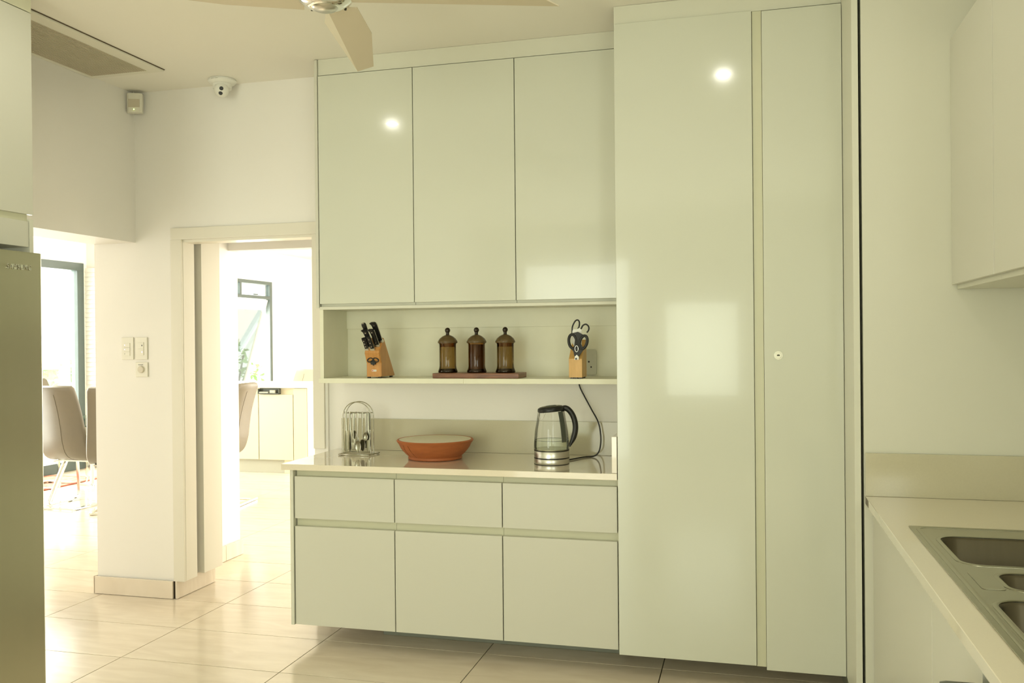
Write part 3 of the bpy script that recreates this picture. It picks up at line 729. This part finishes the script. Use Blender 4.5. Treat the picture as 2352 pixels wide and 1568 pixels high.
# second scissors behind with slim loops
t = thing('kitchen_scissors', 'slim black-looped scissors with white body standing behind the shears', 'scissors', (-.845, 4.50, ZS+.16))
y2 = 4.47
part('handle_loop', MB().tube(spl([(-.868, y2, ZS+.230), (-.866, y2, ZS+.262), (-.852, y2, ZS+.290), (-.838, y2, ZS+.296), (-.830, y2, ZS+.284), (-.832, y2, ZS+.262), (-.838, y2, ZS+.252)], 6), .0038, 8), 'blackm', t)
part('handle_loop', MB().tube(spl([(-.822, y2, ZS+.250), (-.812, y2, ZS+.268), (-.796, y2, ZS+.274), (-.783, y2, ZS+.262), (-.783, y2, ZS+.245), (-.792, y2, ZS+.232)], 6), .0040, 8), 'blackm', t)
part('body', MB().prism([(-.872, ZS+.225), (-.862, ZS+.250), (-.845, ZS+.248), (-.832, ZS+.256), (-.818, ZS+.245), (-.820, ZS+.15), (-.850, ZS+.15), (-.874, ZS+.19)], 'y', y2-.003, y2+.003), 'plasticw', t)

# wall socket in the niche
t = thing('wall_socket', 'grey double wall socket behind the light beech block', 'socket', (-.83, 4.712, 1.42))
yy = 4.711
part('cover_plate', MB().prism(rrect(-.900, -.783, 1.356, 1.492, .012, 4), 'y', yy-.008, yy), 'sock', t)
part('rocker', MB().box(-.845, -.802, yy-.0105, yy-.0075, 1.438, 1.464, .001), 'sock', t)
part('socket_hole', MB().lathe([(0, .001), (.005, .001), (.005, 0)][::-1], (-.824, yy-.008, 1.426), 14, 'y').lathe([(0, .001), (.0045, .001), (.0045, 0)][::-1], (-.812, yy-.008, 1.398), 14, 'y'), 'blackm', t)

# ------------------------------------------------------------------ worktop objects
ZW = .928
# clay bowl
c = (-1.598, 4.435, ZW)
t = thing('clay_bowl', 'wide terracotta bowl with cream glazed inside on the worktop', 'bowl', c)
part('bowl_body', MB().lathe([(0, .002), (.137, .001), (.142, .005), (.140, .016), (.155, .030), (.170, .046), (.182, .063), (.191, .082), (.199, .092), (.202, .098), (.197, .103), (.188, .1015), (.183, .090), (.172, .062), (.15, .034), (0, .016)], c, 64), 'terra', t)
part('glaze', MB().lathe([(.1885, .1022), (.184, .091), (.173, .063), (.151, .036), (0, .0185)], c, 64), 'glaze', t, 'cream glazed inside')
def bowlpt(a, r, z): return (c[0]+r*math.cos(a), c[1]+r*math.sin(a), c[2]+z)
for a0, a1 in ((-2.05, -1.95), (-2.25, -2.32)):
    part('crack', MB().tube([bowlpt(a0, .1915, .083), bowlpt(a0+(a1-a0)*.3, .1813, .061), bowlpt(a0+(a1-a0)*.6, .1615, .0365), bowlpt(a1, .1415, .018)], .0009, 5), 'crack', t)

# cutlery rack
rk = thing('cutlery_rack', 'chrome wire cutlery stand with arched handle on the worktop', 'rack', (-2.065, 4.50, ZW))
bz = ZW+.006
part('base_frame', MB().tube([(-2.158, 4.445, bz), (-1.985, 4.445, bz), (-1.978, 4.451, bz), (-1.968, 4.56, bz), (-1.975, 4.567, bz), (-2.140, 4.567, bz), (-2.147, 4.56, bz), (-2.160, 4.451, bz)], .0038, 8, True), 'wire', rk)
def arch(x0, x1, y, zt, rr):
    p = [(x0, y, bz), (x0, y, zt-rr*.9)]
    cx = (x0+x1)/2; hw = (x1-x0)/2
    for k in range(1, 24):
        a = PI-PI*k/24; p.append((cx+hw*math.cos(a), y, zt-rr*.9+rr*.9*math.sin(a)))
    p += [(x1, y, zt-rr*.9), (x1, y, bz)]; return p
for yy_ in (4.484, 4.522):
    part('arch_wire', MB().tube(arch(-2.148, -1.985, yy_, ZW+.288, .085), .0026, 8), 'wire', rk)
zr = ZW+.228
part('hook_bar', MB().tube([(-2.135, 4.484, zr), (-1.985, 4.484, zr)], .0025, 8), 'wire', rk)
part('hook_bar', MB().tube([(-2.135, 4.522, zr), (-1.985, 4.522, zr)], .0025, 8), 'wire', rk)
for k in range(5):
    x = -2.128+.034*k
    part('hook', MB().tube([(x, 4.484, zr), (x, 4.472, zr-.006), (x, 4.464, zr), (x, 4.464, zr+.010)], .0018, 6), 'wire', rk)
def handle_mb(x, y, z1, z0, w0, w1, th=.0022):
    P = [(x, y, z1-(z1-z0)*k/8) for k in range(9)]
    return MB().tube(P, 0, 8, flat=(0, 1, 0), rads=[(w0+(w1-w0)*(k/8)**.8, th) for k in range(9)])
def cutlery(kind, x, y, label, top=.232, z_end=.02, rot=0):
    t = thing(kind, label, kind.split('_')[-1], (x, y, ZW+top), rz=rot, group='cutlery hanging on the wire stand')
    L = top-z_end
    if kind == 'table_knife':
        part('handle', handle_mb(0, 0, 0, -L*.46, .0055, .0085, .004), 'cutl', t, local=True)
        n = 12; P = [(0, 0, -L*.46-(L*.54)*k/n) for k in range(n+1)]
        part('blade', MB().tube(P, 0, 8, flat=(0, 1, 0), rads=[(.0045+.0065*math.sin(min(1, k/n*1.15)*PI*.62) if k < n else .002, .0012) for k in range(n+1)]), 'cutl', t, local=True)
    elif kind == 'table_fork':
        part('handle', handle_mb(0, 0, 0, -L*.70, .0065, .0028), 'cutl', t, local=True)
        sh = MB().tube([(0, 0, -L*.68), (0, 0, -L*.72), (0, 0, -L*.80)], 0, 8, flat=(0, 1, 0), rads=[(.003, .0015), (.009, .0013), (.011, .0012)])
        part('shoulder', sh, 'cutl', t, local=True)
        for q in range(4):
            xx = -.009+.006*q; part('tine', MB().tube([(xx, 0, -L*.79), (xx, -.002, -L*.9), (xx, 0, -L)], .0013, 5), 'cutl', t, local=True)
    else:
        big = kind == 'table_spoon'; a, b = (.0185, .032) if big else (.0135, .023)
        part('handle', handle_mb(0, 0, 0, -(L-2*b), .0065 if big else .005, .0026), 'cutl', t, local=True)
        bw = MB().ball((0, 0, -(L-b)), 1, 24, (a, .0065, b))
        bw.v = [Vector((v.x, v.y if v.y >= 0 else -v.y-.0012*(1-min(1, abs(v.x)/a)), v.z)) for v in bw.v]; part('bowl', bw, 'cutl', t, local=True)
cutlery('table_knife', -2.112, 4.446, 'table knife at the front left of the wire stand', .236, .018)
cutlery('table_knife', -2.102, 4.474, 'table knife just behind the front left one', .234, .020)
cutlery('tea_spoon', -2.088, 4.500, 'teaspoon half hidden between the left knives and the fork', .230, .085)
cutlery('table_fork', -2.070, 4.446, 'table fork with four tines, left of the big front spoon', .230, .030)
cutlery('table_fork', -2.062, 4.480, 'table fork hanging behind the front fork', .232, .040)
cutlery('table_spoon', -2.040, 4.438, 'big table spoon in front, centre of the wire stand', .232, .020)
cutlery('table_spoon', -2.027, 4.470, 'table spoon hidden behind the big front spoon', .234, .024)
cutlery('tea_spoon', -1.998, 4.446, 'teaspoon at front right with its bowl shining', .230, .082)
cutlery('tea_spoon', -2.008, 4.480, 'lower teaspoon hanging behind the shining teaspoon', .230, .038)
cutlery('table_knife', -1.990, 4.462, 'table knife at the right side of the wire stand', .232, .022)
cutlery('table_knife', -2.000, 4.500, 'table knife at the back right of the wire stand', .232, .024)

# kettle
c = (-.957, 4.365, ZW)
k = thing('electric_kettle', 'glass electric kettle with steel base and black handle on the worktop', 'kettle', c)
R0 = .0875
part('power_base', MB().lathe([(0, .001), (.086, .001), (R0, .004), (R0, .028), (.086, .030), (0, .030)], c, 56), 'steel', k)
part('base_seam', MB().lathe([(0, 0), (.0885, .0), (.0885, .0025), (0, .0025)], c, 56).lathe([(.0, .0285), (.0882, .0285), (.0882, .0345), (0, .0345)], c, 56), 'black', k)
part('heater_ring', MB().lathe([(0, .0345), (R0, .0345), (R0, .066), (.086, .068), (0, .068)], c, 56), 'steel', k)
part('base_seam', MB().lathe([(.0, .066), (.0883, .066), (.0883, .0695), (0, .0695)], c, 56), 'black', k)
part('glass_jug', MB().shell([(.0875, .070), (.0885, .078), (.088, .10), (.083, .16), (.076, .20), (.070, .235), (.066, .262)], c, 56), 'kglass', k)
wt_ = part('water', MB().lathe([(0, .076), (.084, .076), (.0855, .085), (.0845, .118), (0, .118)], c, 56), 'wglass', k)
part('heater_plate', MB().lathe([(0, .0705), (.082, .0705), (.080, .076), (0, .077)], c, 48), 'sinksteel', k)
part('water_line', MB().tube([(c[0]+.0848*math.cos(2*PI*q/48), c[1]+.0848*math.sin(2*PI*q/48), c[2]+.1185) for q in range(48)], .0009, 5, True), 'dgrey', k)
ldm = MB().lathe([(0, 0), (.066, 0), (.0685, .008), (.066, .020), (.055, .026), (.0, .028)], (0, 0, 0), 48)
Mt = Matrix.Translation((c[0], c[1], c[2]+.259)) @ Matrix.Rotation(-.10, 4, 'Y')
lidp = part('lid', ldm.xf(Mt), 'black', k)
part('lid_ring', MB().lathe([(.040, .0268), (.046, .0285), (.050, .0270)], (0, 0, 0), 48).xf(Mt), 'sinksteel', lidp)
part('lid_button', MB().lathe([(0, .031), (.026, .031), (.030, .0275)][::-1], (0, 0, 0), 36).xf(Mt), 'dgrey', lidp)
# spout on the left
sp = MB(); ang = math.radians(238); e = Vector((math.cos(ang), math.sin(ang), 0)); s2 = Vector((-e.y, e.x, 0)); cc = Vector(c)
pts = []
for q in range(13):
    a = PI*q/12; pts.append(cc+e*(.0665+.0075*math.sin(a))+s2*(.021*math.cos(a))+Vector((0, 0, .258-.034*math.sin(a))))
part('spout', MB().tube(pts, .0016, 6), 'chrome', k)
# handle
ha = math.radians(12); hx = Vector((math.cos(ha), math.sin(ha), 0))
hp = [cc+hx*r+Vector((0, 0, z)) for r, z in ((.045, .268), (.070, .276), (.092, .262), (.110, .232), (.119, .195), (.118, .160), (.108, .125), (.096, .100), (.090, .085))]
hp = spl(hp, 5); nn = len(hp)
part('handle', MB().tube(hp, 0, 12, flat=(0, 0, 1), rads=[(.0145, .0145 if q < nn*.7 else .0145-.011*(q-nn*.7)/(nn*.3)) for q in range(nn)]), 'black', k)
ha2 = math.radians(-30); hx = Vector((math.cos(ha2), math.sin(ha2), 0))
st = [cc+hx*r+Vector((0, 0, z)) for r, z in ((.060, .262), (.069, .225), (.077, .180), (.083, .130), (.0845, .112))]
part('glass_strap', MB().tube(st, 0, 6, flat=(0, 0, 1), rads=[(.019, .0015)]*5), 'dgrey', k)
# cord
cd = spl([(-.905, 4.445, .9335), (-.870, 4.52, .9330), (-.835, 4.60, .9325), (-.790, 4.63, .934), (-.765, 4.635, .955), (-.756, 4.645, .995), (-.757, 4.655, 1.045), (-.770, 4.665, 1.108), (-.808, 4.680, 1.174), (-.841, 4.690, 1.231), (-.870, 4.697, 1.285), (-.880, 4.699, 1.320)], 8)
solo('power_cord', MB().tube(cd, .0038, 8), 'black', 'black kettle cable curving up the splashback to the socket', 'cord', loc=(-.82, 4.6, .93))

# ------------------------------------------------------------------ dining room seen through the openings
XW = -7.97
# sliding garden door
d2 = struct('window_1', MB().box(XW-.08, XW+.02, 6.3, 9.345, 2.435, 2.53, .004), 'frame')
part('stile', MB().box(XW-.08, XW+.02, 9.235, 9.345, .10, 2.435, .004), 'frame', d2)
part('stile', MB().box(XW-.08, XW+.02, 6.3, 6.41, .10, 2.435, .004), 'frame', d2)
part('stile', MB().box(XW-.06, XW+.0, 7.75, 7.87, .10, 2.435, .004), 'frame', d2)
part('bottom_rail', MB().box(XW-.08, XW+.03, 6.3, 9.345, .0, .12, .004), 'frame', d2)
part('pane', MB().box(XW-.03, XW-.022, 6.41, 9.235, .12, 2.435), 'glass', d2)
# folded louvred shutter beside it
t = thing('louvred_shutter', 'white louvred shutter folded beside the glass garden door', 'shutter', (-7.90, 9.36, 0))
part('shutter_frame', MB().box(-7.99, -7.95, 9.345, 9.375, .01, 2.52, .002), 'plasticw', t)
part('shutter_frame', MB().box(-7.70, -7.66, 9.345, 9.375, .01, 2.52, .002), 'plasticw', t)
lv = None
for q in range(44):
    z = .06+q*.0555
    if lv is None: lv = part('louvre', MB().add([(-.13, -.006, -.026), (.12, -.006, -.026), (.12, .006, .026), (-.13, .006, .026), (-.13, -.003, -.028), (.12, -.003, -.028), (.12, .009, .024), (-.13, .009, .024)], [(0, 1, 2, 3), (7, 6, 5, 4), (0, 4, 5, 1), (2, 6, 7, 3), (0, 3, 7, 4), (1, 5, 6, 2)]), 'plasticw', t, local=True); o = lv
    else: o = lv.copy(); COL.objects.link(o)
    o.location = (.075, 0, z)
# awning window
d3 = struct('window_2', MB().box(XW-.06, XW+.02, 12.3, 13.87, 2.505, 2.56, .003), 'frame')
part('stile', MB().box(XW-.06, XW+.02, 13.79, 13.87, .45, 2.505, .003), 'frame', d3)
part('stile', MB().box(XW-.06, XW+.02, 12.30, 12.37, .45, 2.505, .003), 'frame', d3)
part('mullion', MB().box(XW-.06, XW+.02, 12.86, 12.91, 2.31, 2.505, .003), 'frame', d3)
part('transom', MB().box(XW-.06, XW+.02, 12.37, 13.79, 2.26, 2.31, .003), 'frame', d3)
part('bottom_rail', MB().box(XW-.06, XW+.02, 12.3, 13.87, .45, .50, .003), 'frame', d3)
part('pane', MB().box(XW-.02, XW-.014, 12.37, 13.79, 2.31, 2.505), 'glass', d3)
part('latch', MB().box(XW+.02, XW+.05, 13.25, 13.36, 2.315, 2.335, .003), 'frame', d3)
# sash swung outward at the bottom
sa = MB(); Rs = Matrix.Translation((XW-.03, 0, 2.25)) @ Matrix.Rotation(math.radians(17), 4, 'Y')
for a in ((12.38, 12.43, -1.72, 0), (13.73, 13.78, -1.72, 0)): sa.box(-.02, .02, a[0], a[1], a[2], a[3], .002)
sa.box(-.02, .02, 12.43, 13.73, -1.72, -1.67, .002); sa.box(-.02, .02, 12.43, 13.73, -.05, 0, .002)
part('sash', sa.xf(Rs), 'plasticw', d3)
part('pane', MB().box(-.003, .003, 12.43, 13.73, -1.67, -.05).xf(Rs), 'glass', d3)
# garden
struct('ground_outside', MB().box(-16, -8.12, 3, 18, -.12, -.03), 'pave')
def shrub(x, y, h, r, label, m, seed, n=420):
    rnd = random.Random(seed)
    t = thing('garden_shrub', label, 'shrub', (x, y, -.03), group='shrubs beyond the glass door')
    st_ = MB()
    for q in range(5):
        a = rnd.uniform(0, 2*PI); st_.tube([(0, 0, 0), (math.cos(a)*r*.3, math.sin(a)*r*.3, h*.5), (math.cos(a)*r*.6, math.sin(a)*r*.6, h*.85)], .02, 6)
    part('stem', st_, 'bark', t, local=True)
    lf = MB()
    for q in range(n):
        u = rnd.random()**.5; a = rnd.uniform(0, 2*PI); z = h*(.15+.85*rnd.random()); rr = r*math.sin(PI*min(.98, (z/h)*.75+.2))*u
        p = Vector((math.cos(a)*rr, math.sin(a)*rr, z)); d = Vector((rnd.gauss(0, 1), rnd.gauss(0, 1), rnd.gauss(.2, .8))).normalized(); s = rnd.uniform(.10, .20)
        n_ = d.orthogonal().normalized(); lf.add([p, p+d*s*.5+n_*s*.22, p+d*s, p+d*s*.5-n_*s*.22], [(0, 1, 2, 3)])
    part('foliage', lf, m, t, local=True, kind='stuff')
shrub(-10.3, 10.6, 1.75, 1.0, 'leafy green shrub nearest to the glass door', 'leaf2', 3, 1100)
shrub(-12.2, 13.0, 1.7, 1.0, 'broad green shrub further back in the garden', 'leaf', 4, 900)
shrub(-9.9, 12.4, 1.1, .5, 'low green shrub by the paving edge', 'leaf2', 5)
shrub(-10.3, 16.4, 1.5, .7, 'green shrub seen through the awning window', 'leaf2', 6, 260)

# dining chairs
def make_chair(m='leather', w0=.43, w1=.52):
    t = thing('dining_chair', '', 'chair')
    # y forward, back outer surface at y<0
    cl = spl([(0, -.130, 1.145), (0, -.088, 1.03), (0, -.045, .88), (0, -.018, .74), (0, .004, .61), (0, .055, .50), (0, .165, .455), (0, .320, .462), (0, .450, .480)], 5)
    n = len(cl); vs = []; fs = []
    for i, p in enumerate(cl):
        tt = (cl[min(i+1, n-1)]-cl[max(i-1, 0)]).normalized(); nr = Vector((0, tt.z, -tt.y))   # across thickness
        w_ = w0+(w1-w0)*min(1, i/(n*.6)); th = .030 if 0 < i < n-1 else .022
        if i in (0, n-1): w_ -= .03
        ringp = [(-w_/2, -th*.4), (-w_/2+.014, -th), (0, -th*1.12), (w_/2-.014, -th), (w_/2, -th*.4), (w_/2, th*.4), (w_/2-.014, th), (0, th*.8), (-w_/2+.014, th), (-w_/2, th*.4)]
        for u, v in ringp: vs.append(p+Vector((u, 0, 0))+nr*v)
    K = 10
    for i in range(n-1):
        for q in range(K): fs.append((i*K+q, i*K+(q+1) % K, (i+1)*K+(q+1) % K, (i+1)*K+q))
    fs += [tuple(range(K))[::-1], tuple((n-1)*K+q for q in range(K))]
    sh = part('seat_shell', MB().add(vs, fs), m, t, local=True, sharp=60)
    # seams on both faces
    for sgn, nm in ((1, 'back_seam'), (-1, 'front_seam')):
        pp = []
        for i in range(3, n-3):
            tt = (cl[i+1]-cl[i-1]).normalized(); nr = Vector((0, tt.z, -tt.y)); pp.append(cl[i]+nr*sgn*(.0245 if sgn > 0 else .0335))
        part(nm, MB().tube(pp, .0025, 5), 'seam', sh, local=True)
    for q in range(3):
        x = -.10+.10*q
        part('tuft', MB().tube([(x, -.130+.020, 1.13), (x, -.112+.026, 1.085)], .003, 5), 'seam', sh, local=True)
    for sx_ in (-1, 1):
        x = sx_*.20
        P = [(x, .10, .418), (x, .36, .418), (x, .395, .405), (x, .405, .37), (x, .42, .08), (x, .41, .035), (x, .375, .014), (x, .33, .012), (x, -.10, .012)]
        part('leg_frame', MB().tube(P, (.020, .008), 4, flat=(0, 0, 1)) if False else MB().tube(P, 0, 4, flat=(1, 0, 0), rads=[(.009, .020)]*len(P)), 'chrome', t, local=True)
        for yy2 in (-.06, .30): part('glide', MB().box(x-.012, x+.012, yy2-.018, yy2+.018, .0005, .004), 'blackm', t, local=True)
    part('floor_bar', MB().box(-.21, .21, -.13, -.09, .004, .022, .003), 'chrome', t, local=True)
    part('seat_bar', MB().box(-.20, .20, .22, .26, .402, .420, .003), 'chrome', t, local=True)
    return t
ch = make_chair()
spots = [(-6.24, 7.05, 0, 'taupe leather dining chair with its back to the kitchen, nearest the fridge'),
         (-5.61, 6.98, math.radians(28), 'taupe leather dining chair half hidden behind the white pillar edge'),
         (-4.77, 7.60, math.radians(97), 'taupe leather dining chair at the table end, seen through the doorway'),
         (-7.40, 8.02, -PI/2, 'taupe leather chair on the far side of the table, by the glass door')]
for i, (x, y, r, lb) in enumerate(spots):
    o = ch if i == 0 else copy_tree(ch)
    o.location = (x, y, .0115 if i == 3 else 0); o.rotation_euler = (0, 0, r); o['label'] = lb; o['group'] = 'cantilever chairs round the glass table'
c5 = make_chair('leatherc'); c5.location = (-5.98, 11.15, 0); c5.rotation_euler = (0, 0, PI*.86)
c5['label'] = 'cream tufted chair standing beyond the kitchen island'; c5['group'] = 'cantilever chairs beyond the island'
# table
t = thing('dining_table', 'glass topped dining table with pale frame between the taupe chairs', 'table', (-6.0, 7.75, 0))
part('glass_top', MB().box(-6.98, -5.05, 7.15, 8.25, .752, .764, .002), 'tglass', t)
part('apron', MB().box(-6.85, -5.2, 7.40, 7.44, .66, .735, .003), 'pale_wood', t)
part('apron', MB().box(-6.85, -5.2, 7.96, 8.0, .66, .735, .003), 'pale_wood', t)
part('apron', MB().box(-6.85, -6.81, 7.40, 8.0, .66, .735, .003), 'pale_wood', t)
part('apron', MB().box(-5.24, -5.2, 7.40, 8.0, .66, .735, .003), 'pale_wood', t)
for (xa, ya, xb, yb) in ((-6.40, 7.42, -6.485, 7.13), (-5.4, 7.42, -5.25, 7.14), (-6.7, 7.98, -6.9, 8.2), (-5.4, 7.98, -5.25, 8.2)):
    part('leg', MB().tube([(xa, ya, .70), (xb, yb, .03)], .024, 12), 'chrome', t)
    part('leg_foot', MB().lathe([(.028, 0.0005), (.028, .006), (.012, .010), (.010, .035)], (xb, yb, 0), 14), 'chrome', t)
# rug
t = thing('patterned_rug', 'red and cream patterned rug on the tiles before the glass door', 'rug', (-7.5, 7.4, 0))
part('pile', MB().box(-7.86, -7.20, 6.0, 8.66, .0005, .010, .002), 'rug', t)
part('border', MB().box(-7.20, -7.17, 6.0, 8.66, .0005, .011, .002).box(-7.89, -7.86, 6.0, 8.66, .0005, .011, .002).box(-7.89, -7.17, 8.66, 8.69, .0005, .011, .002), 'rugedge', t)
# kitchen island beyond the doorway
t = thing('kitchen_island', 'cream island counter with a white top beyond the doorway', 'island', (-5.9, 9.8, 0))
part('worktop', MB().box(-7.0, -4.92, 9.36, 10.15, 1.003, 1.043, .003), 'whiteq', t)
part('island_body', MB().box(-6.9, -4.96, 9.42, 10.10, .155, 1.0, .002), 'cream', t)
for a, b in ((-6.9, -6.04), (-6.035, -5.586), (-5.58, -5.135), (-5.13, -4.965)):
    if b < -5.6 or a > -5.2: part('door', MB().box(a+.002, b-.002, 9.40, 9.419, .158, .995, .002), 'cream', t)
    else: part('door', MB().box(a+.002, b-.002, 9.40, 9.419, .158, .922, .002), 'cream', t)
part('open_drawer', MB().box(-5.575, -5.30, 9.37, 9.42, .930, .938, .001).box(-5.575, -5.568, 9.37, 9.42, .93, .99).box(-5.307, -5.30, 9.37, 9.42, .93, .99).box(-5.57, -5.305, 9.412, 9.4185, .938, .995), 'dgrey', t)
part('drawer_contents', MB().box(-5.56, -5.44, 9.372, 9.41, .94, .956, .003).box(-5.42, -5.35, 9.372, 9.41, .94, .975, .004), 'greyp', t)
part('plinth', MB().box(-6.85, -5.27, 9.44, 10.05, .001, .154), 'greyp', t)
part('plinth', MB().box(-5.265, -5.0, 9.425, 10.05, .001, .154), 'cream', t)
